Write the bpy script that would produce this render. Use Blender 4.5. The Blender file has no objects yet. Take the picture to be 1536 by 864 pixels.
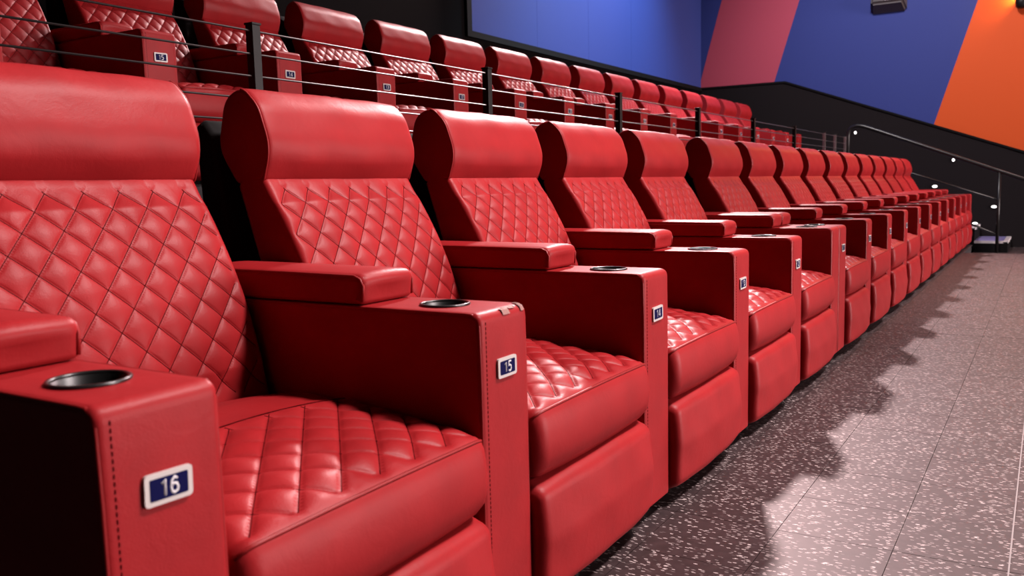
import bpy, bmesh, math, random
from mathutils import Vector, Matrix
random.seed(7)
sc = bpy.context.scene
C = sc.collection

# ------------------------------------------------------------------ camera
F, CX, CY = 1306.0, 768.0, 432.0
CAM = Vector((0.0, 0.0, 0.872))
ax_y = Vector((1576.0 - CX, 262.0 - CY, F)).normalized()        # row direction seen by the lens
ax_d = Vector((1050.0 - CX, 11800.0 - CY, F))                    # straight down
ax_d = (ax_d - ax_y * ax_d.dot(ax_y)).normalized()
ax_z = -ax_d
ax_x = ax_y.cross(ax_z)
right = Vector((ax_x.x, ax_y.x, ax_z.x))
down = Vector((ax_x.y, ax_y.y, ax_z.y))
fwd = Vector((ax_x.z, ax_y.z, ax_z.z))
cam_d = bpy.data.cameras.new('camera')
cam = bpy.data.objects.new('camera', cam_d); C.objects.link(cam)
cam_d.sensor_fit = 'HORIZONTAL'; cam_d.sensor_width = 36.0; cam_d.lens = 36.0 * F / 1536.0
cam_d.clip_start = 0.02; cam_d.clip_end = 100
m = Matrix((right, -down, -fwd)).transposed().to_4x4(); m.translation = CAM
cam.matrix_world = m
cam_d.dof.use_dof = True; cam_d.dof.focus_distance = 2.6; cam_d.dof.aperture_fstop = 6.0
sc.camera = cam

# ------------------------------------------------------------------ world, lamps, exposure
w = bpy.data.worlds.new('world'); sc.world = w; w.use_nodes = True
w.node_tree.nodes['Background'].inputs[0].default_value = (0.9, 0.75, 0.8, 1)
w.node_tree.nodes['Background'].inputs[1].default_value = 0.006
sc.view_settings.view_transform = 'Standard'; sc.view_settings.look = 'None'
sc.view_settings.gamma = 1.0; sc.view_settings.use_curve_mapping = False
sc.view_settings.exposure = 0.0

def spot(name, loc, target, power, color, size=60, blend=0.5, radius=0.1):
    d = bpy.data.lights.new(name, 'SPOT'); d.energy = power; d.color = color
    d.spot_size = math.radians(size); d.spot_blend = blend; d.shadow_soft_size = radius
    o = bpy.data.objects.new(name, d); C.objects.link(o); o.location = loc
    o.rotation_euler = (Vector(target) - Vector(loc)).to_track_quat('-Z', 'Y').to_euler()
    return o
# house flood in the far back corner of the ceiling (throws the armrest shadows over the floor)
spot('house_flood', (-4.6, 12.85, 7.5), (-0.4, 5.0, -0.3), 8200, (1.0, 0.77, 0.765), 74, 0.5, 0.26)
# ceiling downlights over the front walkway
for yy, pw in ((4.2, 4700), (7.4, 1500), (10.2, 1200), (13.0, 1400)):
    spot('ceiling_downlight', (2.0, yy, 6.4), (-0.7, yy - 2.6, 0.1), pw, (1.0, 0.86, 0.85), 56, 1.0, 0.5)
# wall washers above the painted walls
spot('wall_washer_back', (-3.0, 10.4, 6.8), (-4.92, 10.2, 2.6), 4300, (0.40, 0.80, 1.0), 75, 0.9, 0.2)
spot('wall_washer_side', (-1.6, 9.6, 5.5), (-1.6, 14.0, 2.2), 1500, (1.0, 0.92, 0.94), 85, 0.9, 0.3)

# ------------------------------------------------------------------ materials
def mat(name):
    mt = bpy.data.materials.new(name); mt.use_nodes = True
    return mt, mt.node_tree.nodes, mt.node_tree.links, mt.node_tree.nodes['Principled BSDF']
def plain(name, col, rough=0.5, metal=0.0, spec=0.5, bump=0.0, bscale=200, vary=0.0):
    mt, n, l, p = mat(name)
    p.inputs['Base Color'].default_value = (*col, 1); p.inputs['Roughness'].default_value = rough
    p.inputs['Metallic'].default_value = metal; p.inputs['Specular IOR Level'].default_value = spec
    if bump or vary:
        tc = n.new('ShaderNodeTexCoord'); nz = n.new('ShaderNodeTexNoise'); nz.inputs['Scale'].default_value = bscale
        nz.inputs['Detail'].default_value = 4
        l.new(tc.outputs['Object'], nz.inputs['Vector'])
        if bump:
            b = n.new('ShaderNodeBump'); b.inputs['Strength'].default_value = bump; b.inputs['Distance'].default_value = 0.004
            l.new(nz.outputs['Fac'], b.inputs['Height']); l.new(b.outputs['Normal'], p.inputs['Normal'])
        if vary:
            r = n.new('ShaderNodeMapRange'); r.inputs['To Min'].default_value = 1 - vary; r.inputs['To Max'].default_value = 1 + vary
            mx = n.new('ShaderNodeVectorMath'); mx.operation = 'SCALE'; mx.inputs[0].default_value = col
            l.new(nz.outputs['Fac'], r.inputs['Value']); l.new(r.outputs['Result'], mx.inputs['Scale'])
            l.new(mx.outputs['Vector'], p.inputs['Base Color'])
    return mt
def leather(name, col, rough):
    mt, n, l, p = mat(name)
    tc = n.new('ShaderNodeTexCoord')
    big = n.new('ShaderNodeTexNoise'); big.inputs['Scale'].default_value = 9; big.inputs['Detail'].default_value = 5
    grain = n.new('ShaderNodeTexVoronoi'); grain.inputs['Scale'].default_value = 420
    wr = n.new('ShaderNodeTexNoise'); wr.inputs['Scale'].default_value = 24; wr.inputs['Detail'].default_value = 3; wr.inputs['Distortion'].default_value = 1.6
    for t in (big, grain, wr): l.new(tc.outputs['Object'], t.inputs['Vector'])
    mr = n.new('ShaderNodeMapRange'); mr.inputs['From Min'].default_value = 0.3; mr.inputs['From Max'].default_value = 0.7
    mr.inputs['To Min'].default_value = 0.9; mr.inputs['To Max'].default_value = 1.1
    l.new(big.outputs['Fac'], mr.inputs['Value'])
    vm = n.new('ShaderNodeVectorMath'); vm.operation = 'SCALE'; vm.inputs[0].default_value = col
    l.new(mr.outputs['Result'], vm.inputs['Scale']); l.new(vm.outputs['Vector'], p.inputs['Base Color'])
    b1 = n.new('ShaderNodeBump'); b1.inputs['Strength'].default_value = 0.12; b1.inputs['Distance'].default_value = 0.001
    b2 = n.new('ShaderNodeBump'); b2.inputs['Strength'].default_value = 0.10; b2.inputs['Distance'].default_value = 0.006
    l.new(grain.outputs['Distance'], b1.inputs['Height']); l.new(wr.outputs['Fac'], b2.inputs['Height'])
    l.new(b1.outputs['Normal'], b2.inputs['Normal']); l.new(b2.outputs['Normal'], p.inputs['Normal'])
    p.inputs['Roughness'].default_value = rough; p.inputs['Specular IOR Level'].default_value = 0.11
    return mt
M = {}
M['leather'] = leather('red_leather', (0.225, 0.0098, 0.0118), 0.45)
M['piping'] = plain('piping_leather', (0.20, 0.008, 0.009), 0.45, spec=0.2)
M['stitch'] = plain('stitching_thread', (0.035, 0.0015, 0.002), 0.9, spec=0.0)  # arm stitching; in the quilting its dark tone also paints the seam shade
M['shell'] = plain('rear_shell_black', (0.004, 0.003, 0.003), 0.8, spec=0.15)
M['base'] = plain('base_black', (0.01, 0.009, 0.009), 0.6)
M['cup'] = plain('cup_black', (0.004, 0.004, 0.004), 0.4, spec=0.3)
M['rim'] = plain('cup_rim', (0.012, 0.011, 0.011), 0.3, 0.2)
M['plate'] = plain('plate_white', (0.42, 0.38, 0.36), 0.4)
M['blue_field'] = plain('plate_blue', (0.0014, 0.0018, 0.036), 0.5, spec=0.05)
M["digit"] = plain("plate_digit", (0.50, 0.48, 0.49), 0.4)
M['black_metal'] = plain('black_metal', (0.0035, 0.003, 0.003), 0.5, 0.0, 0.2)
M['steel'] = plain('cable_steel', (0.30, 0.27, 0.27), 0.3, 1.0)
M['post_steel'] = plain('post_steel', (0.25, 0.23, 0.23), 0.35, 0.9)
M['pipe'] = plain('handrail_metal', (0.010, 0.009, 0.009), 0.35, 0.3)
M['black_wall'] = plain('wall_black_paint', (0.0024, 0.0017, 0.0019), 0.9, spec=0.05, bump=0.1, bscale=90)  # same black paint as the wainscot, darkened for the back wall's dimmer light
M['wainscot'] = plain('wainscot_black_paint', (0.0075, 0.0055, 0.0062), 0.85, spec=0.1, bump=0.1, bscale=90)  # same black paint, lightened for the light on the side wall
M['trim'] = plain('trim_black', (0.0025, 0.002, 0.0022), 0.7, spec=0.1)
M['blue'] = plain('wall_blue_paint', (0.020, 0.031, 0.148), 0.7, spec=0.2, bump=0.05, bscale=60, vary=0.06)
M['red_paint'] = plain('wall_red_paint', (0.31, 0.046, 0.075), 0.7, spec=0.2, bump=0.05, bscale=60)
M['orange'] = plain('wall_orange_paint', (0.42, 0.055, 0.008), 0.65, spec=0.2, bump=0.05, bscale=60)
M['speaker'] = plain('speaker_grille', (0.024, 0.017, 0.019), 0.6, bump=0.2, bscale=300)
M['carpet'] = plain('stair_carpet', (0.13, 0.11, 0.27), 0.9, bump=0.5, bscale=150, vary=0.5)  # bluish-grey carpet with the purple light on it mixed into the colour
M['nosing'] = plain('stair_nosing', (0.50, 0.46, 0.47), 0.5)
M['edge_strip'] = plain('floor_edge_strip', (0.20, 0.17, 0.17), 0.5)
M['riser'] = plain('riser_black', (0.003, 0.0025, 0.0027), 0.8, spec=0.1)
M['joint'] = plain('tile_joint', (0.010, 0.007, 0.008), 0.8)
M['deck'] = plain('upper_floor_carpet', (0.012, 0.009, 0.010), 0.9, bump=0.3, bscale=150)
M['ceiling'] = plain('ceiling_black', (0.02, 0.018, 0.02), 0.9)

def floor_mat():
    mt, n, l, p = mat('speckled_vinyl_tile')
    tc = n.new('ShaderNodeTexCoord'); oi = n.new('ShaderNodeObjectInfo')
    geo = n.new('ShaderNodeNewGeometry')
    acc = None
    for k, ang in enumerate((0.2, 1.25, 2.3)):
        mp = n.new('ShaderNodeMapping'); mp.inputs['Rotation'].default_value = (0, 0, ang)
        mp.inputs['Scale'].default_value = (70, 230, 1); mp.inputs['Location'].default_value = (3.1 * k, 1.7 * k, 0)
        l.new(geo.outputs['Position'], mp.inputs['Vector'])
        v = n.new('ShaderNodeTexVoronoi'); v.voronoi_dimensions = '2D'; v.inputs['Scale'].default_value = 1.0
        l.new(mp.outputs['Vector'], v.inputs['Vector'])
        lt = n.new('ShaderNodeMath'); lt.operation = 'LESS_THAN'; lt.inputs[1].default_value = 0.36
        l.new(v.outputs['Distance'], lt.inputs[0])
        sx = n.new('ShaderNodeSeparateColor'); l.new(v.outputs['Color'], sx.inputs['Color'])
        gt = n.new('ShaderNodeMath'); gt.operation = 'GREATER_THAN'; gt.inputs[1].default_value = 0.91
        l.new(sx.outputs['Red'], gt.inputs[0])
        mu = n.new('ShaderNodeMath'); mu.operation = 'MULTIPLY'
        l.new(lt.outputs[0], mu.inputs[0]); l.new(gt.outputs[0], mu.inputs[1])
        mu2 = n.new('ShaderNodeMath'); mu2.operation = 'MULTIPLY'
        l.new(mu.outputs[0], mu2.inputs[0]); l.new(sx.outputs['Green'], mu2.inputs[1])
        if acc is None: acc = mu2
        else:
            a = n.new('ShaderNodeMath'); a.operation = 'MAXIMUM'
            l.new(acc.outputs[0], a.inputs[0]); l.new(mu2.outputs[0], a.inputs[1]); acc = a
    nz = n.new('ShaderNodeTexNoise'); nz.inputs['Scale'].default_value = 35; nz.inputs['Detail'].default_value = 6
    l.new(geo.outputs['Position'], nz.inputs['Vector'])
    cr = n.new('ShaderNodeValToRGB')
    cr.color_ramp.elements[0].position = 0.3; cr.color_ramp.elements[0].color = (0.009, 0.0042, 0.0046, 1)
    cr.color_ramp.elements[1].position = 0.7; cr.color_ramp.elements[1].color = (0.022, 0.012, 0.013, 1)
    l.new(nz.outputs['Fac'], cr.inputs['Fac'])
    hv = n.new('ShaderNodeMapRange'); hv.inputs['To Min'].default_value = 0.85; hv.inputs['To Max'].default_value = 1.15
    l.new(oi.outputs['Random'], hv.inputs['Value'])
    sc_ = n.new('ShaderNodeVectorMath'); sc_.operation = 'SCALE'
    l.new(cr.outputs['Color'], sc_.inputs[0]); l.new(hv.outputs['Result'], sc_.inputs['Scale'])
    mx = n.new('ShaderNodeMixRGB'); mx.inputs['Color2'].default_value = (0.48, 0.40, 0.39, 1)
    l.new(acc.outputs[0], mx.inputs['Fac']); l.new(sc_.outputs['Vector'], mx.inputs['Color1'])
    l.new(mx.outputs['Color'], p.inputs['Base Color'])
    p.inputs['Roughness'].default_value = 0.52; p.inputs['Specular IOR Level'].default_value = 0.5; p.inputs['Specular Tint'].default_value = (1.0, 0.80, 0.80, 1)
    b = n.new('ShaderNodeBump'); b.inputs['Strength'].default_value = 0.10; b.inputs['Distance'].default_value = 0.003
    l.new(nz.outputs['Fac'], b.inputs['Height']); l.new(b.outputs['Normal'], p.inputs['Normal'])
    return mt
M['worn'] = plain('worn_leather', (0.22, 0.10, 0.085), 0.7)
M['tile'] = floor_mat()
def glow(name, col, strength):
    mt, n, l, p = mat(name)
    p.inputs['Base Color'].default_value = (*col, 1)
    p.inputs['Emission Color'].default_value = (*col, 1); p.inputs['Emission Strength'].default_value = strength
    return mt
M['screen'] = glow('lit_screen', (1.0, 0.83, 0.82), 27.0)
M['led'] = glow('step_light_led', (1.0, 0.95, 0.92), 4.0)  # step lights; also stands in for the glints on the rail brackets
M['bulb'] = glow('sconce_bulb', (1.0, 0.62, 0.16), 30.0)

# ------------------------------------------------------------------ helpers
def tag(o, label=None, cat=None, group=None, kind=None):
    if label: o['label'] = label
    if cat: o['category'] = cat
    if group: o['group'] = group
    if kind: o['kind'] = kind
    return o
def obj(name, me, mt, parent=None, loc=None):
    if isinstance(me, bmesh.types.BMesh):
        bmx = me; me = bpy.data.meshes.new(name); bmx.to_mesh(me); bmx.free()
    if mt is not None and len(me.materials) == 0: me.materials.append(M[mt])
    o = bpy.data.objects.new(name, me); C.objects.link(o)
    if parent: o.parent = parent
    if loc: o.location = loc
    return o
def empty(name, loc):
    o = bpy.data.objects.new(name, None); C.objects.link(o); o.location = loc; o.empty_display_size = 0.1
    return o
def box(bm, x0, x1, y0, y1, z0, z1, bev=0.0):
    r = bmesh.ops.create_cube(bm, size=1.0)
    vs = r['verts']
    for v in vs:
        v.co = Vector(((x0 + x1) / 2 + v.co.x * (x1 - x0), (y0 + y1) / 2 + v.co.y * (y1 - y0), (z0 + z1) / 2 + v.co.z * (z1 - z0)))
    if bev:
        es = list({e for v in vs for e in v.link_edges})
        bmesh.ops.bevel(bm, geom=es, offset=bev, segments=2, affect='EDGES', profile=0.6)
def boxm(x0, x1, y0, y1, z0, z1, bev=0.0):
    bm = bmesh.new(); box(bm, x0, x1, y0, y1, z0, z1, bev); return bm
def tube(bm, pts, r, seg=8, closed=False):
    pts = [Vector(p) for p in pts]; n = len(pts); rings = []
    prev = None
    for i, p in enumerate(pts):
        a = pts[i - 1] if (i > 0 or closed) else p
        b = pts[(i + 1) % n] if (i < n - 1 or closed) else p
        t = (b - a).normalized()
        if prev is None:
            u = t.orthogonal().normalized()
        else:
            u = (prev - t * prev.dot(t)).normalized()
        prev = u; v = t.cross(u)
        rings.append([bm.verts.new(p + (u * math.cos(k * 2 * math.pi / seg) + v * math.sin(k * 2 * math.pi / seg)) * r) for k in range(seg)])
    for i in range(n if closed else n - 1):
        A, B = rings[i], rings[(i + 1) % n]
        for k in range(seg):
            f = bm.faces.new((A[k], A[(k + 1) % seg], B[(k + 1) % seg], B[k])); f.smooth = True
    if not closed:
        bm.faces.new(rings[0][::-1]); bm.faces.new(rings[-1])
def rounded(pts, radii, seg=5):
    """closed polygon (x,z) with rounded corners"""
    out = []; n = len(pts)
    for i in range(n):
        p = Vector(pts[i]); r = radii[i]
        if r <= 0: out.append(p); continue
        a = (Vector(pts[i - 1]) - p); b = (Vector(pts[(i + 1) % n]) - p)
        la, lb = a.length, b.length; a.normalize(); b.normalize()
        ang = a.angle(b); d = min(r / math.tan(ang / 2), la * 0.49, lb * 0.49)
        s, e = p + a * d, p + b * d
        for k in range(seg + 1):
            t = k / seg
            out.append(s * (1 - t) ** 2 + p * 2 * t * (1 - t) + e * t ** 2)
    return out
def refine(poly, ds):
    out = []; n = len(poly)
    for i in range(n):
        a, b = poly[i], poly[(i + 1) % n]
        k = max(1, int((b - a).length / ds))
        for j in range(k): out.append(a.lerp(b, j / k))
    return out
def loft(prof, ys, y0, y1, r, disp=None, K=0, j0=0):
    """closed x,z profile (counter-clockwise seen from -y) swept along y with rounded ends; disp(x,z,y,i,j) moves a vertex outwards.
    ys: inner stations; rounding stations are added at both ends."""
    n = len(prof)
    nor = []
    for i in range(n):
        a, b = prof[i - 1], prof[(i + 1) % n]
        t = (b - a); nor.append(Vector((t.y, -t.x)).normalized() if t.length > 1e-9 else Vector((0, 0)))
    area = sum(prof[i].x * prof[(i + 1) % n].y - prof[(i + 1) % n].x * prof[i].y for i in range(n))
    if area < 0: nor = [-q for q in nor]
    st = []
    for k in range(5):
        th = k / 5 * math.pi / 2
        st.append((y0 + r * (1 - math.cos(th)) if False else y0 + r * (1 - math.cos(th)), r * (1 - math.sin(th))))
    inner = [(y, 0.0) for y in ys if y0 + r - 1e-6 <= y <= y1 - r + 1e-6]
    end = [(y1 - (s[0] - y0), s[1]) for s in st][::-1]
    # st runs from full inset (k=0: y0, inset r) to the flat
    stations = st + inner + end
    bm = bmesh.new(); rings = []
    for j, (y, ins) in enumerate(stations):
        ring = []
        for i in range(n):
            p = prof[i]; d = -ins
            if disp: d += disp(p.x, p.y, y, i)
            q = p + nor[i] * d
            ring.append(bm.verts.new((q.x, y, q.y)))
        rings.append(ring)
    off = len(st)
    for j in range(len(stations) - 1):
        for i in range(n):
            a, b, c, d = rings[j][i], rings[j][(i + 1) % n], rings[j + 1][(i + 1) % n], rings[j + 1][i]
            if K:
                jj = j - off; ii = i - j0
                if (jj - ii) % K == 0: fs = ((a, b, c), (a, c, d))
                else: fs = ((a, b, d), (b, c, d))
                for f in fs:
                    try: bm.faces.new(f).smooth = True
                    except ValueError: pass
            else:
                bm.faces.new((a, b, c, d)).smooth = True
    bm.faces.new(rings[0]); bm.faces.new(rings[-1][::-1])
    bmesh.ops.recalc_face_normals(bm, faces=bm.faces)
    return bm
def span(a, b, n): return [a + (b - a) * k / n for k in range(n + 1)]
def sm(x): x = max(0.0, min(1.0, x)); return x * x * (3 - 2 * x)

# ------------------------------------------------------------------ room shell
X0 = -0.85          # front faces of the lower row's armrests
XU = -3.15          # front faces of the upper row's armrests
ZU = 0.90           # floor height of the upper row
RISER_X = -2.36
YW = 14.0; XB = -4.94; ZC = 9.0
def struct(name, bm, mt): return tag(obj(name, bm, mt), kind='structure')

bm = boxm(RISER_X, -0.047, -3.0, 11.35, -0.4, -0.006); box(bm, RISER_X, -0.84, 11.35, 12.72, -0.4, -0.006)
fl = struct('floor', bm, 'joint')
# drop to the aisle landing in front of the last seats
T = 0.2685
tile_me = bpy.data.meshes.new('tile'); bmt = boxm(-T / 2 + .0008, T / 2 - .0008, -T / 2 + .0008, T / 2 - .0008, -0.006, 0.0); bmt.to_mesh(tile_me); bmt.free()
tile_me.materials.append(M['tile'])
for i in range(-1, 3):
    for j in range(44):
        xc = -0.8205 + T * (i + 0.5); yc = 1.0 + 0.064 + T * (j + 0.5)
        if yc > (11.22 if i >= 0 else 12.6): continue
        t = bpy.data.objects.new('tile', tile_me); C.objects.link(t); t.parent = fl
        t.location = (xc, yc, random.uniform(-0.0006, 0.0))
ns = struct('trim_1', boxm(-0.047, -0.0435, -3.0, 11.35, -0.2, 0.002), 'edge_strip')
struct('trim_2', boxm(-0.0435, 0.03, -3.0, 11.35, -0.4, -0.004), 'trim')
struct('floor_lower_tier', boxm(0.03, 11.9, -3.0, YW, -0.75, -0.65), 'deck')
struct('floor_upper_tier', boxm(XB, RISER_X, -3.0, YW, -0.4, ZU), 'deck')
struct('floor_aisle', boxm(-0.84, 0.03, 11.35, YW, -0.4, -0.12), 'tile')
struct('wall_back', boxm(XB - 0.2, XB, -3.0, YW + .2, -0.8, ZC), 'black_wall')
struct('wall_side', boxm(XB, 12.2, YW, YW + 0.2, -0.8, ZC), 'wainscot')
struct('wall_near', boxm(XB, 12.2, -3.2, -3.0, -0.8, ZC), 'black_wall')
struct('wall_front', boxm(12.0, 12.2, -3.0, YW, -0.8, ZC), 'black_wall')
struct('ceiling', boxm(XB, 12.0, -3.0, YW, ZC, ZC + 0.2), 'ceiling')
scr = obj('projection_screen', boxm(11.9, 11.96, 5.6, 13.8, -0.3, 4.2), 'screen')
tag(scr, 'wide lit white cinema screen on the front wall facing the seats', 'screen')

# painted panels of the back wall (thin, above the black wainscot)
ztop = 8.6
seams = [7.32, 8.635, 9.906, 11.2, 12.5, YW]
wb = empty('wall_back_panels', (XB, 0, 0)); tag(wb, kind='structure')
for k in range(5):
    obj('panel', boxm(0.0, 0.02, seams[k] + .0015, seams[k + 1] - .0015, 2.42, ztop), 'blue', wb)
obj('edge_trim', boxm(0.0, 0.035, 7.24, 7.32, 2.36, ztop), 'trim', wb)
obj('edge_trim', boxm(0.0, 0.035, 7.32, YW, 2.36, 2.42), 'trim', wb)
def wall_poly(name, pts, mt, parent, th=0.012, y=YW):
    bm = bmesh.new()
    a = [bm.verts.new((x, y - th, z)) for x, z in pts]; b = [bm.verts.new((x, y, z)) for x, z in pts]
    n = len(pts); bm.faces.new(a); bm.faces.new(b[::-1])
    for i in range(n): bm.faces.new((a[i], b[i], b[(i + 1) % n], a[(i + 1) % n]))
    bmesh.ops.recalc_face_normals(bm, faces=bm.faces)
    return obj(name, bm, mt, parent)
ws = empty('wall_side_panels', (0, 0, 0)); tag(ws, kind='structure')
def wz(x): return 2.415 if x < -3.567 else 2.415 - (x + 3.567) * 0.372     # wainscot top line
def lean(xb, zb, k): return xb + k * (ztop - zb)
k1, k2, k3 = 0.283, 0.309, 0.303
xr0, xr1, xo = -4.94, -3.735, -1.456
wall_poly('panel', [(XB + .02, wz(-4.9) + .14), (XB + .02, ztop), (lean(-4.93, 2.56, k1), ztop)], 'blue', ws)
wall_poly('panel', [(XB + .02, 2.42), (XB + .02, 2.54), (lean(-4.93, 2.56, k1), ztop), (lean(xr1, 2.415, k2), ztop), (xr1, 2.415)], 'red_paint', ws)
wall_poly('panel', [(xr1, 2.415), (lean(xr1, 2.415, k2), ztop), (lean(xo, wz(xo), k3), ztop), (xo, wz(xo)), (-3.567, 2.415)], 'blue', ws)
wall_poly('panel', [(xo, wz(xo)), (lean(xo, wz(xo), k3), ztop), (3.5, ztop), (2.0, wz(2.0))], 'orange', ws)
tb = bmesh.new()
wall_poly('edge_trim', [(XB, 2.39), (XB, 2.42), (-3.567, 2.415), (2.0, wz(2.0)), (2.0, wz(2.0) - .03), (-3.57, 2.385)], 'trim', ws, th=0.02)

# ------------------------------------------------------------------ recliner parts (local: x=0 arm front, y=0 seat side of its near arm)
PITCH, AW = 0.735, 0.165
SW = PITCH - AW
QW, QH, QK = 0.075, 0.082, 20
QW2, QH2 = 0.086, 0.082
def pillow(a, b):
    da = abs(a - round(a)); db = abs(b - round(b))
    dome = (math.sin(math.pi * da) * math.sin(math.pi * db)) ** 0.72
    g = lambda d: 1 - math.exp(-d / 0.022)
    return 0.74 * dome + 0.26 * g(da) * g(db)
def quilt_prof(p0, p1, K, H, rest):
    """straight quilted run from p0 to p1 sampled on the diamond lattice, then the rest of the outline"""
    p0, p1 = Vector(p0), Vector(p1); L = (p1 - p0).length; step = H / K; n = int(L / step)
    pts = [p0.lerp(p1, k * step / L) for k in range(n + 1)]
    return pts, n, rest
def ystations(y0, y1, r, w, K):
    step = w / K; n = int((y1 - y0 - 2 * r) / step); a = (y0 + y1) / 2 - n * step / 2
    return [a + k * step for k in range(n + 1)], a, step

# back cushion
by0, by1 = 0.006, 0.552
ys, ya, ystep = ystations(by0, by1, 0.016, QW, QK)
front, nq, _ = quilt_prof((-0.512, 0.47), (-0.700, 0.895), QK, QH, None)
tail = [Vector(p) for p in ((-0.713, 0.915), (-0.74, 0.925), (-0.78, 0.92), (-0.80, 0.89), (-0.66, 0.46), (-0.63, 0.40), (-0.57, 0.395), (-0.53, 0.42), (-0.515, 0.445))]
prof = front + tail
nF = len(front)
def back_disp(x, z, y, i):
    if i >= nF: return 0.0
    t = i / (nF - 1); bulge = 0.024 * math.sin(math.pi * t) + 0.012 * math.sin(math.pi * (y - by0) / (by1 - by0)) ** 0.5
    a = ((y - ya) / QW + i / QK); b = ((y - ya) / QW - i / QK)
    e = min(y - by0 - 0.004, by1 - y - 0.004) / 0.02
    return bulge * min(1, t * 8, (1 - t) * 8 + .1) + 0.0062 * (pillow(a, b) - 1) * sm(e) * sm(t * 14) * sm((1 - t) * 14 + 0.3)
bm_back = loft(prof, ys, by0, by1, 0.016, back_disp, QK, 0)
me_back = bpy.data.meshes.new('backrest'); bm_back.to_mesh(me_back); bm_back.free()

def seam_shade_threads(name, pts, nors, disp, ystart, ystep, nk, K, lo, hi, r=0.0009, cross=False):
    """thin thread lying in every diagonal seam of the quilting"""
    bm = bmesh.new(); nI = len(pts)
    def P(i, k):
        y = ystart + k * ystep; q = pts[i] + nors * (disp(pts[i].x, pts[i].y, y, i) + 0.0004)
        return (q.x, y, q.y)
    for sgn in (1, -1):
        c0, c1 = (-nk, nI + nk)
        for c in range(c0 - c0 % K - K, c1 + K, K):
            run = []
            for k in range(0, nk + 1, 1):
                i = c - k if sgn > 0 else c + k
                if lo <= i <= hi: run.append(P(i, k))
                elif run: break
            run = run[::2]
            if len(run) > 2: tube(bm, run, r, 4)
    if cross: tube(bm, [P(nI - 1, k) for k in range(0, nk + 1, 2)], r * 1.3, 5)
    me = bpy.data.meshes.new(name); bm.to_mesh(me); bm.free(); me.materials.append(M['stitch']); return me
_d = (front[-1] - front[0]).normalized()
me_bseam = seam_shade_threads('quilt_stitching', front, Vector((_d.y, -_d.x)), back_disp, ya, ystep, len(ys) - 1, QK, 2, nF - 3)

# headrest pillow
hp = rounded([(-0.708, 0.904), (-0.681, 0.980), (-0.714, 1.075), (-0.765, 1.126), (-0.83, 1.10), (-0.86, 0.98), (-0.80, 0.895)],
             [0.012, 0.11, 0.09, 0.05, 0.06, 0.08, 0.03], 6)
hp = refine(hp, 0.02)
hy0, hy1 = 0.006, 0.553
def hr_disp(x, z, y, i):
    t = (y - hy0) / (hy1 - hy0); c = math.sin(math.pi * max(0, min(1, t))) ** 0.4
    fr_ = sm((x + 0.80) / 0.08)
    return 0.009 * c * fr_ * sm((z - .905) / .04) + 0.0010 * math.sin(y * 31 + z * 17) * math.sin(z * 40 + 1.3)
bm_h = loft(hp, span(hy0 + .015, hy1 - .015, 26), hy0, hy1, 0.010, hr_disp)
me_head = bpy.data.meshes.new('headrest'); bm_h.to_mesh(me_head); bm_h.free()
def edge_path(poly, y, sel, out=0.0):
    return [(p.x, y, p.y) for p in poly if sel(p)]
bm = bmesh.new()
fp = [p for p in hp if p.x > -0.77 and not (p.y < 0.9)]
fp = sorted(fp, key=lambda p: p.y)
tube(bm, [(p.x - 0.003, 0.0, p.y - 0.001) for p in fp], 0.0032, 6)
me_hpipe = bpy.data.meshes.new('piping'); bm.to_mesh(me_hpipe); bm.free()
bm = bmesh.new()
for y in (0.0,):
    tube(bm, [(front[i].x - 0.014 + 0.024 * math.sin(math.pi * i / (nF - 1)) * .9, y, front[i].y - 0.006 + 0.010 * math.sin(math.pi * i / (nF - 1))) for i in range(6, nF, 6)], 0.0035, 6)
me_bpipe = bpy.data.meshes.new('piping'); bm.to_mesh(me_bpipe); bm.free()

# seat cushion
sy0, sy1 = 0.002, SW - 0.002
ys2, ya2, _ = ystations(sy0, sy1, 0.03, QW2, 16)
SQ0, SQ1 = (-0.003, 0.4355), (-0.300, 0.468)
qtop, nq2, _ = quilt_prof(SQ0, SQ1, 16, QH2, None)
qe = qtop[-1]
seat_tail = [Vector(p) for p in ((-0.34, 0.470), (-0.40, 0.468), (-0.46, 0.462), (-0.52, 0.452), (-0.56, 0.43), (-0.56, 0.34), (-0.50, 0.30), (-0.30, 0.292), (-0.10, 0.290), (-0.03, 0.292), (0.0, 0.300), (0.014, 0.318), (0.020, 0.340), (0.021, 0.365), (0.019, 0.390), (0.015, 0.412), (0.010, 0.424), (0.005, 0.4305))]
sprof = qtop + seat_tail
nS = len(qtop)
def seat_disp(x, z, y, i):
    c = math.sin(math.pi * max(0.0, min(1.0, (y - sy0) / (sy1 - sy0))))
    d = 0.0
    if i < nS:
        t = i / (nS - 1); a = ((y - ya2) / QW2 + i / 16); b = ((y - ya2) / QW2 - i / 16)
        e = min(y - sy0 - .012, sy1 - y - .012) / .02
        d = 0.009 * (pillow(a, b) - 0.75) * sm(e) * sm(t * 40 + .15) * sm((1 - t) * 14)
        d += 0.026 * c ** 0.7 * sm(t * 3 + .4)
    elif z > 0.40 and x < -0.3:
        d = 0.026 * c ** 0.7 * sm((x + 0.56) / .1) - (0.006 if i == nS else 0)
    elif x > -0.05:
        d = 0.010 * c ** 0.6
    return d
_e = (qtop[-1] - qtop[0]).normalized()
me_sseam = seam_shade_threads('quilt_stitching', qtop, Vector((_e.y, -_e.x)), seat_disp, ya2, QW2 / 16, len(ys2) - 1, 16, 1, nS - 2, cross=True)
bm_s = loft(sprof, ys2, sy0, sy1, 0.03, seat_disp, 16, 0)
me_seat = bpy.data.meshes.new('seat_cushion'); bm_s.to_mesh(me_seat); bm_s.free()
bm = bmesh.new()
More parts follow.
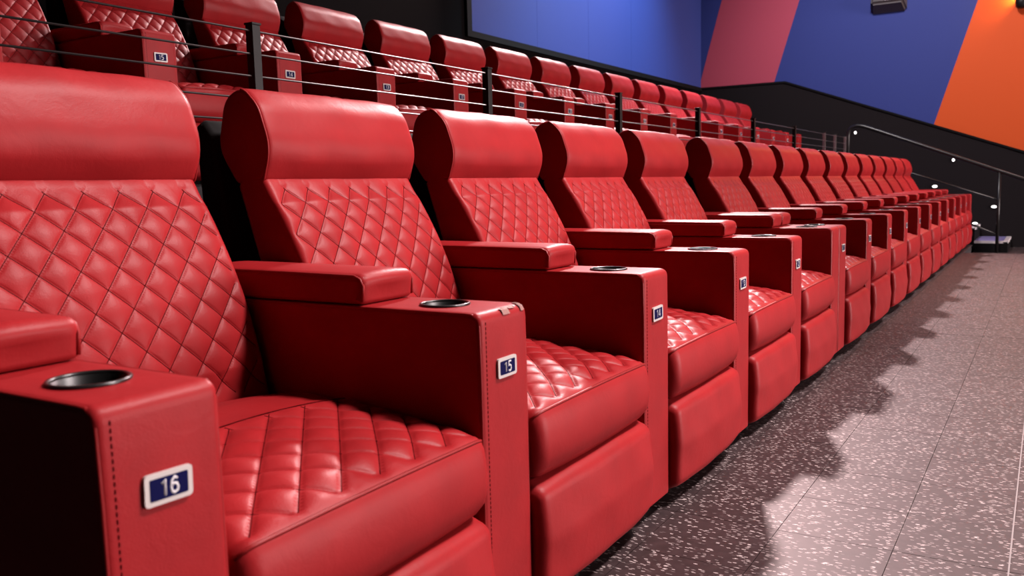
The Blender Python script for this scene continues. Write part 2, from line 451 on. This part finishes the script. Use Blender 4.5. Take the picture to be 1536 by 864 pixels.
def nose(y):
    c = math.sin(math.pi * (y - sy0) / (sy1 - sy0)); d_ = min(y - sy0, sy1 - y); r_ = 0.03
    ins = r_ - math.sqrt(max(0, r_ * r_ - (r_ - d_) ** 2)) if d_ < r_ else 0.0
    o = 0.010 * c ** 0.6 - ins
    return (0.0075 + 0.70 * o, y, 0.4285 + 0.70 * o)
tube(bm, [nose(q) for q in span(sy0 + .004, sy1 - .004, 40)], 0.0030, 6)
me_spipe = bpy.data.meshes.new('piping'); bm.to_mesh(me_spipe); bm.free()

# footrest panel
fpz = refine(rounded([(-0.02, 0.286), (0.020, 0.270), (0.030, 0.170), (0.022, 0.060), (-0.015, 0.040), (-0.09, 0.045), (-0.09, 0.280)], [.015, .03, .15, .03, .02, .01, .01], 5), 0.02)
def foot_disp(x, z, y, i):
    c = math.sin(math.pi * max(0.0, min(1.0, (y - .004) / (SW - .008))))
    return (0.012 * c ** 0.7 + 0.0015 * math.sin(y * 23 + z * 9) * math.sin(z * 31 + y * 7)) * sm((x + .03) / .03)
bm_f = loft(fpz, span(.03, SW - .03, 20), 0.004, SW - .004, 0.022, foot_disp)
me_foot = bpy.data.meshes.new('footrest'); bm_f.to_mesh(me_foot); bm_f.free()

# armrest with cup hole
ap = refine(rounded([(0, 0.04), (0, 0.652), (-0.86, 0.652), (-0.86, 0.04)], [.006, .022, .03, .006], 6), 0.06)
def arm_disp(x, z, y, i):
    # soft dimple round the number plate and a slight swell
    d = 0.0
    if x > -0.005:
        d -= 0.006 * math.exp(-(((z - 0.545) / 0.03) ** 2 + ((y + 0.0825) / 0.04) ** 2))
    return d
ap = [q for q in ap]
for zz in (0.49, 0.51, 0.53, 0.55, 0.57, 0.59, 0.61):
    pass
bm_a = loft(ap, span(-AW + .012, -.012, 12), -AW, -0.0005, 0.011, None)
me_arm0 = bpy.data.meshes.new('arm_raw'); bm_a.to_mesh(me_arm0); bm_a.free()
CUPX, CUPR = -0.135, 0.044
oa = bpy.data.objects.new('arm_raw', me_arm0); C.objects.link(oa)
bmc = bmesh.new(); bmesh.ops.create_cone(bmc, cap_ends=True, segments=40, radius1=CUPR, radius2=CUPR, depth=0.2,
                                        matrix=Matrix.Translation((CUPX, -AW / 2, 0.66)))
mec = bpy.data.meshes.new('cutter'); bmc.to_mesh(mec); bmc.free()
oc = bpy.data.objects.new('cutter', mec); C.objects.link(oc)
md = oa.modifiers.new('b', 'BOOLEAN'); md.operation = 'DIFFERENCE'; md.object = oc; md.solver = 'EXACT'
dg = bpy.context.evaluated_depsgraph_get()
me_arm = bpy.data.meshes.new_from_object(oa.evaluated_get(dg)); me_arm.name = 'armrest'
bpy.data.objects.remove(oa); bpy.data.objects.remove(oc)
for p in me_arm.polygons: p.use_smooth = True
try: me_arm.set_sharp_from_angle(angle=math.radians(38))
except Exception: pass
bm = bmesh.new()      # piping along both top and front edges of the arm
edge = [(0.0, 0.05), (0.0, 0.2), (0.0, 0.4), (0.0, 0.55), (-0.001, 0.632), (-0.006, 0.645), (-0.016, 0.652), (-0.03, 0.6525), (-0.2, 0.6525), (-0.5, 0.6525), (-0.70, 0.6525)]
for y in (0.0,):
    tube(bm, [(x - .0045, y, z - .004) for x, z in edge], 0.0034, 6)
me_apipe = bpy.data.meshes.new('piping'); bm.to_mesh(me_apipe); bm.free()
bm = bmesh.new()
for y in (-AW + .018,):
    z = 0.06
    while z < 0.63:
        box(bm, -0.0005, 0.0007, y - .0008, y + .0008, z, z + .005); z += 0.0085
me_stitch = bpy.data.meshes.new('stitching'); bm.to_mesh(me_stitch); bm.free()
# arm pad
pp = refine(rounded([(-0.275, 0.653), (-0.268, 0.712), (-0.74, 0.716), (-0.74, 0.653)], [.012, .022, .02, .004], 5), 0.05)
def pad_disp(x, z, y, i):
    return 0.006 * math.sin(math.pi * max(0, min(1, (y + AW) / AW))) if z > 0.69 else 0
bm_p = loft(pp, span(-AW + .02, -.02, 10), -AW + .001, -.002, 0.014, pad_disp)
me_pad = bpy.data.meshes.new('arm_pad'); bm_p.to_mesh(me_pad); bm_p.free()
bm = bmesh.new()
for y in (0.0,):
    tube(bm, [(-0.276, y, .66), (-0.273, y, .69), (-0.280, y, .703), (-0.295, y, .709), (-0.45, y, .711), (-0.70, y, .712)], 0.0033, 6)
me_ppipe = bpy.data.meshes.new('piping'); bm.to_mesh(me_ppipe); bm.free()
# cup holder: lathe
bm = bmesh.new(); pr = [(0.0, 0.580), (0.036, 0.580), (0.040, 0.585), (0.0425, 0.652), (0.0438, 0.6525), (0.0438, 0.576), (0.0, 0.575)]
rings = [[bm.verts.new((CUPX + r * math.cos(a), -AW / 2 + r * math.sin(a), z)) for a in [k * math.pi / 18 for k in range(36)]] for r, z in pr[1:-1]]
for A, B in zip(rings, rings[1:]):
    for k in range(36): bm.faces.new((A[k], A[(k + 1) % 36], B[(k + 1) % 36], B[k])).smooth = True
bm.faces.new(rings[0]); bm.faces.new(rings[-1][::-1]); bmesh.ops.recalc_face_normals(bm, faces=bm.faces)
me_cup = bpy.data.meshes.new('cup_holder'); bm.to_mesh(me_cup); bm.free()
bm = bmesh.new(); tube(bm, [(CUPX + .0465 * math.cos(k * math.pi / 18), -AW / 2 + .0465 * math.sin(k * math.pi / 18), 0.6535) for k in range(36)], 0.0032, 8, True)
me_rim = bpy.data.meshes.new('rim'); bm.to_mesh(me_rim); bm.free()
# rear shell and base
rp = refine(rounded([(-0.80, 0.10), (-0.795, 0.42), (-0.875, 1.02), (-0.91, 1.06), (-0.945, 1.04), (-0.90, 0.10)], [.01, .1, .02, .02, .02, .01], 4), 0.08)
me_shell = bpy.data.meshes.new('rear_shell'); bm = loft(rp, span(.02, SW - .02, 6), 0.006, SW - 0.006, 0.02, None); bm.to_mesh(me_shell); bm.free()
me_base = bpy.data.meshes.new('base'); bm = boxm(-0.82, -0.10, 0.01, SW - 0.01, 0.0, 0.285, 0.01); bm.to_mesh(me_base); bm.free()
me_abase = bpy.data.meshes.new('foot_block'); bm = boxm(-0.80, -0.05, -AW + .02, -.02, 0.0, 0.045, 0.004); bm.to_mesh(me_abase); bm.free()
# number plate
def rrect(bm, w, h, r, x0, x1, seg=4):
    pts = []
    for cx_, cz_, a0 in ((w / 2 - r, h / 2 - r, 0), (-w / 2 + r, h / 2 - r, 90), (-w / 2 + r, -h / 2 + r, 180), (w / 2 - r, -h / 2 + r, 270)):
        for k in range(seg + 1):
            a = math.radians(a0 + 90 * k / seg); pts.append((cx_ + r * math.cos(a), cz_ + r * math.sin(a)))
    A = [bm.verts.new((x1, y, z)) for y, z in pts]; B = [bm.verts.new((x0, y, z)) for y, z in pts]
    bm.faces.new(A); bm.faces.new(B[::-1])
    for i in range(len(pts)): bm.faces.new((A[i], B[i], B[(i + 1) % len(pts)], A[(i + 1) % len(pts)]))
    bmesh.ops.recalc_face_normals(bm, faces=bm.faces)
bm = bmesh.new(); rrect(bm, 0.064, 0.037, 0.005, -0.002, 0.0042); me_plate = bpy.data.meshes.new('number_plate'); bm.to_mesh(me_plate); bm.free()
bm = bmesh.new(); rrect(bm, 0.051, 0.0255, 0.002, 0.0040, 0.0047); me_field = bpy.data.meshes.new('blue_field'); bm.to_mesh(me_field); bm.free()
G6 = [(.52, .86), (.33, 1), (.12, .82), (.05, .42), (.12, .1), (.3, 0), (.5, .1), (.56, .32), (.46, .55), (.28, .61), (.08, .44)]
def ring_(cx_, cz_, rx_, rz_): return [(cx_ + rx_ * math.cos(k * math.pi / 6), cz_ + rz_ * math.sin(k * math.pi / 6)) for k in range(13)]
GLYPH = {'0': [ring_(.3, .5, .25, .5)], '1': [[(.14, .76), (.36, 1), (.36, 0)]],
         '2': [[(.05, .76), (.12, .93), (.3, 1), (.5, .92), (.55, .72), (.46, .5), (.05, .02), (.58, .02)]],
         '3': [[(.05, .85), (.3, 1), (.53, .86), (.5, .62), (.26, .53), (.52, .45), (.56, .2), (.3, 0), (.04, .15)]],
         '4': [[(.45, 0), (.45, 1), (.02, .28), (.62, .28)]],
         '5': [[(.53, 1), (.14, 1), (.08, .5), (.3, .63), (.52, .5), (.57, .28), (.45, .06), (.25, 0), (.04, .14)]],
         '6': [G6], '7': [[(.04, 1), (.57, 1), (.32, .42), (.24, 0)]],
         '8': [ring_(.3, .76, .22, .24), ring_(.3, .26, .26, .27)], '9': [[(.6 - a_, 1 - b_) for a_, b_ in G6]]}
def digits_mesh(txt):
    """bold sans numerals laid on the plate (y across, z up)"""
    bm = bmesh.new(); H = 0.0185; adv = 0.74 * H; x_ = -(len(txt) * adv - 0.12 * H) / 2
    for ch in txt:
        for line in GLYPH[ch]:
            vs0 = len(bm.verts)
            tube(bm, [(0.0, x_ + a_ * H, (b_ - .5) * H) for a_, b_ in line], 0.0018, 8)
        x_ += adv
    for v in bm.verts: v.co.x = 0.0047 + v.co.x * 0.35
    me = bpy.data.meshes.new('digits'); bm.to_mesh(me); bm.free()
    return me
dig = {n: digits_mesh(str(n)) for n in range(1, 18)}
for me_, k_ in ((me_back, 'leather'), (me_head, 'leather'), (me_hpipe, 'piping'), (me_bpipe, 'piping'), (me_seat, 'leather'), (me_spipe, 'piping'),
                (me_foot, 'leather'), (me_arm, 'leather'), (me_apipe, 'piping'), (me_stitch, 'stitch'), (me_pad, 'leather'), (me_ppipe, 'piping'),
                (me_cup, 'cup'), (me_rim, 'rim'), (me_shell, 'shell'), (me_base, 'base'), (me_abase, 'base'), (me_plate, 'plate'), (me_field, 'blue_field')):
    me_.materials.clear(); me_.materials.append(M[k_])

def add_arm(root, y, number=None):
    a = obj('armrest', me_arm, None, root, (0, y, 0))
    for q in (-AW + .0045, -.005): obj('piping', me_apipe, None, a, (0, q, 0))
    tag(obj('stitching', me_stitch, None, a), kind='stuff')
    obj('foot_block', me_abase, None, a)
    p = obj('arm_pad', me_pad, None, root, (0, y, 0))
    for q in (-AW + .006, -.007): obj('piping', me_ppipe, None, p, (0, q, 0))
    c = obj('cup_holder', me_cup, None, root, (0, y, 0)); obj('rim', me_rim, None, c)
    if number:
        pl = obj('number_plate', me_plate, None, root, (0.0, y - AW / 2, 0.543))
        tag(pl, 'white framed blue plate reading %d' % number)
        pl.rotation_euler = (random.uniform(-.03, .03), 0, 0)
        obj('blue_field', me_field, None, pl); obj('digits', dig[number], 'digit', pl)
def recliner(n, x, y, z, label, group, extra_arm=False, ys_=1.0):
    r = empty('recliner', (x, y, z)); r.scale = (1, ys_, 1)
    tag(r, label, 'chair', group)
    b = obj('backrest', me_back, None, r); tag(obj('quilt_stitching', me_bseam, None, b), kind='stuff')
    for q in (by0 + 0.006, by1 - 0.006): obj('piping', me_bpipe, None, b, (0, q, 0))
    h = obj('headrest', me_head, None, r)
    for q in (hy0 + 0.003, hy1 - 0.003): obj('piping', me_hpipe, None, h, (0, q, 0))
    s = obj('seat_cushion', me_seat, None, r); obj('piping', me_spipe, None, s); tag(obj('quilt_stitching', me_sseam, None, s), kind='stuff')
    obj('footrest', me_foot, None, r); obj('rear_shell', me_shell, None, r); obj('base', me_base, None, r)
    add_arm(r, 0.0, n)
    if extra_arm: add_arm(r, PITCH, None)
    return r
ordn = ['', 'first', 'second', 'third', 'fourth', 'fifth', 'sixth', 'seventh', 'eighth', 'ninth', 'tenth', 'eleventh', 'twelfth', 'thirteenth', 'fourteenth']
# lower row
y = 1.43 - PITCH
for n in range(16, 0, -1):
    if n == 16: lb = 'large red quilted recliner with plate 16 in the lower row'
    elif n == 15: lb = 'red quilted recliner with plate 15 and chipped arm corner in the lower row'
    elif n == 14: lb = 'red quilted recliner with plate 14 in the lower row, next past the chipped arm'
    elif n == 13: lb = 'red quilted recliner in the lower row, second seat before the doubled armrest'
    elif n == 12: lb = 'red recliner in the lower row just before the doubled armrest'
    elif n == 11: lb = 'red recliner in the lower row just past the doubled armrest'
    elif n == 1: lb = 'end recliner of the lower row beside the stair aisle'
    else: lb = 'red recliner in the lower row, %s seat past the doubled armrest' % ordn[12 - n]
    recliner(n, X0, y, 0.0, lb, 'lower row recliners', n in (12, 1))
    y += PITCH + (AW + 0.004 if n == 12 else 0)
# upper row
YS = 0.985
y = 2.465 - 2 * PITCH * YS
for n in range(17, 0, -1):
    if n == 15: lb = 'red recliner with plate 15 in the upper row behind the cable railing'
    elif n == 14: lb = 'red recliner with plate 14 in the upper row, partly behind a railing post'
    elif n == 13: lb = 'red recliner in the upper row, next beyond the one plated 14'
    elif n == 16: lb = 'red recliner in the upper row next to the one plated 15, before it'
    elif n == 17: lb = 'red recliner in the upper row two seats before the one plated 15'
    elif n == 1: lb = 'end recliner of the upper row beside the side wall aisle'
    else: lb = 'red recliner in the upper row, %s seat beyond the one plated 13' % ordn[13 - n]
    recliner(n, XU, y, ZU, lb, 'upper row recliners', n == 1, YS)
    y += PITCH * YS
# worn chips on the front corner of the arm plated 15
c15 = [o for o in C.objects if o.name.startswith('recliner') and 'plate 15 and chipped' in o.get('label', '')][0]
curve_pts = [(0.0006, 0.628), (0.0004, 0.640), (-0.004, 0.6485), (-0.012, 0.6522), (-0.022, 0.6532)]
for (ya_, yb_, i0_, i1_) in ((-0.024, -0.013, 1, 4), (-0.062, -0.038, 2, 3), (-0.088, -0.064, 1, 3)):
    bm = bmesh.new(); nn = 7; rows = []
    for q in range(i0_, i1_ + 1):
        x_, z_ = curve_pts[q]
        rows.append([bm.verts.new((x_ + 0.0006, ya_ + (yb_ - ya_) * k / nn, z_ + 0.0006 + random.uniform(-.0012, .0004))) for k in range(nn + 1)])
    for A, B in zip(rows, rows[1:]):
        for k in range(nn): bm.faces.new((A[k], A[k + 1], B[k + 1], B[k]))
    tag(obj('worn_patch', bm, 'worn', c15), 'pale chipped leather on the arm corner')
# ------------------------------------------------------------------ cable railing on the riser edge
RX = -2.40 - 0.02
rail = empty('cable_railing', (RX, 0, ZU)); tag(rail, 'low railing of black posts and thin cables before the upper row', 'railing')
PY = [-0.8, 0.70, 2.22, 3.73, 5.30, 6.81, 8.34, 9.90, 11.40, 12.04, 12.70]
me_post = bpy.data.meshes.new('post'); bm = boxm(-0.018, 0.018, -0.018, 0.018, 0.0, 0.565, 0.002); bm.to_mesh(me_post); bm.free(); me_post.materials.append(M['black_metal'])
me_post2 = bpy.data.meshes.new('post'); bm = boxm(-0.016, 0.016, -0.016, 0.016, 0.0, 0.558, 0.002); bm.to_mesh(me_post2); bm.free(); me_post2.materials.append(M['post_steel'])
me_cap = bpy.data.meshes.new('post_cap'); bm = boxm(-0.021, 0.021, -0.021, 0.021, 0.565, 0.572, 0.001); bm.to_mesh(me_cap); bm.free(); me_cap.materials.append(M['black_metal'])
for k, yy in enumerate(PY):
    p = obj('post', me_post if k < 8 else me_post2, None, rail, (0.0, yy, 0)); obj('post_cap', me_cap, None, p)
for zc in (0.545, 0.465, 0.388, 0.310, 0.233, 0.155, 0.08):
    bm = bmesh.new(); tube(bm, [(0, PY[0], zc), (0, PY[-1], zc)], 0.0035, 8)
    obj('cable', bm, 'steel', rail)

# ------------------------------------------------------------------ aisle stairs and handrail
stair = empty('aisle_staircase', (-0.44, 12.95, -0.12)); tag(stair, 'purple carpeted aisle stairs with pale nosings against the side wall', 'stairs')
TR, RS = 0.384, 0.174
for k in range(5):
    xa = -TR * k; zt = 0.15 + RS * k
    st_ = obj('step', boxm(xa - TR, xa, 0.0, 1.03, 0.0 if k == 0 else zt - RS - 0.1, zt - 0.012), 'riser', stair)
    obj('tread', boxm(xa - TR, xa - 0.05, 0.03, 1.03, zt - 0.012, zt), 'carpet', st_)
    obj('nosing', boxm(xa - 0.05, xa + 0.006, 0.0, 1.03, zt - 0.03, zt + 0.002, 0.002), 'nosing', st_)
    obj('side_nosing', boxm(xa - TR, xa - 0.051, -0.004, 0.03, zt - 0.03, zt + 0.001), 'nosing', st_)
HY = 12.90
hr = empty('stair_handrail', (-0.56, HY, -0.12)); tag(hr, 'dark metal pipe handrail sloping down along the aisle stairs', 'handrail')
def rel(x, z): return (x + 0.56, 0, z + 0.12)
bm = bmesh.new()
tube(bm, [rel(-2.42, 0.78), rel(-2.42, 1.48), rel(-2.41, 1.55), rel(-2.37, 1.595), rel(-2.30, 1.61), rel(-2.24, 1.60), rel(-2.16, 1.575), rel(-0.56, 0.931), rel(0.9, 0.345)], 0.026, 12)
obj('top_rail', bm, 'pipe', hr)
bm = bmesh.new(); tube(bm, [rel(-2.42, 1.23), rel(-0.56, 0.566)], 0.014, 10); obj('mid_rail', bm, 'pipe', hr)
bm = bmesh.new(); tube(bm, [rel(-1.45, 0.51), rel(-0.56, 0.118)], 0.014, 10); obj('mid_rail', bm, 'pipe', hr)
bm = bmesh.new(); tube(bm, [rel(-0.56, -0.12), rel(-0.56, 0.93)], 0.021, 12); obj('post', bm, 'pipe', hr)

# ------------------------------------------------------------------ things on the side wall
def oval(name, x, z, rx, rz, th, mt, label, cat, group):
    bm = bmesh.new()
    bmesh.ops.create_uvsphere(bm, u_segments=16, v_segments=8, radius=1.0, matrix=Matrix.Diagonal((rx, th, rz, 1)))
    for f in bm.faces: f.smooth = True
    o = empty(name, (x, YW - 0.012, z)); tag(o, label, cat, group)
    obj('lens', bm, mt, o)
    bm = bmesh.new(); tube(bm, [((rx + .004) * math.cos(a), 0, (rz + .004) * math.sin(a)) for a in [k * math.pi / 12 for k in range(24)]], 0.006, 6, True)
    obj('bezel', bm, 'black_metal', o)
for x, z, lb in ((-1.42, 0.745, 'small oval white step light just above the sloping middle handrail'),
                 (-0.66, 0.445, 'small oval white step light just below the lower end of the middle handrail'),
                 (-0.89, 0.21, 'small oval white step light by the lowest handrail near the bottom steps')):
    oval('step_light', x, z, 0.034, 0.018, 0.012, 'led', lb, 'light', 'step lights on the side wall')
for x, z, lb in ((-2.52, 1.57, 'tiny round white light beside the curled upper end of the handrail'),
                 (-1.19, 1.114, 'tiny round white light under the middle of the sloping top handrail')):
    oval('round_wall_light', x, z, 0.017, 0.020, 0.010, 'led', lb, 'light', 'round lights on the wainscot')  # glints of shiny rail brackets, built as small glowing ovals
# speaker
sp = empty('wall_speaker', (-2.09, YW - 0.012, 3.25)); tag(sp, 'dark plum surround speaker mounted on the blue side wall', 'speaker')
bm = bmesh.new()
a = [(-0.245, 0, 0.0), (0.245, 0, 0.0), (0.245, 0, 0.62), (-0.245, 0, 0.62)]
b = [(-0.215, -0.24, 0.12), (0.215, -0.24, 0.12), (0.215, -0.22, 0.62), (-0.215, -0.22, 0.62)]
va = [bm.verts.new(v) for v in a]; vb = [bm.verts.new(v) for v in b]
bm.faces.new(va); bm.faces.new(vb[::-1])
for i in range(4): bm.faces.new((va[i], vb[i], vb[(i + 1) % 4], va[(i + 1) % 4]))
bmesh.ops.recalc_face_normals(bm, faces=bm.faces)
bmesh.ops.bevel(bm, geom=list(bm.edges), offset=0.03, segments=3, affect='EDGES')
obj('cabinet', bm, 'speaker', sp)
bm = boxm(-0.03, 0.03, -0.247, -0.238, 0.155, 0.170, 0.002); obj('badge', bm, 'nosing', sp)
# sconce
sn = empty('wall_sconce', (-0.42, YW - 0.012, 3.10)); tag(sn, 'dark cylindrical wall sconce glowing warm yellow on the orange wall', 'lamp')
bm = bmesh.new(); pr = [(0.0, 0.0), (0.05, 0.008), (0.072, 0.035), (0.078, 0.08), (0.078, 0.14), (0.072, 0.14), (0.070, 0.08), (0.0, 0.07)]
rings = [[bm.verts.new((r * math.cos(k * math.pi / 14), -0.095 + r * math.sin(k * math.pi / 14), z)) for k in range(28)] for r, z in pr[1:-1]]
for A, B in zip(rings, rings[1:]):
    for k in range(28): bm.faces.new((A[k], A[(k + 1) % 28], B[(k + 1) % 28], B[k])).smooth = True
bm.faces.new(rings[0][::-1]); bm.faces.new(rings[-1]); bmesh.ops.recalc_face_normals(bm, faces=bm.faces)
obj('shade', bm, 'black_metal', sn)
obj('bracket', boxm(-0.02, 0.02, -0.03, 0.0, 0.03, 0.11), 'black_metal', sn)
bm = bmesh.new(); bmesh.ops.create_uvsphere(bm, u_segments=16, v_segments=10, radius=0.045, matrix=Matrix.Translation((0, -0.095, 0.135)))
for f in bm.faces: f.smooth = True
obj('bulb', bm, 'bulb', sn)
d = bpy.data.lights.new('sconce_light', 'POINT'); d.energy = 40; d.color = (1.0, 0.55, 0.12); d.shadow_soft_size = 0.04
lo = bpy.data.objects.new('sconce_light', d); C.objects.link(lo); lo.location = (-0.42, YW - 0.11, 3.32)
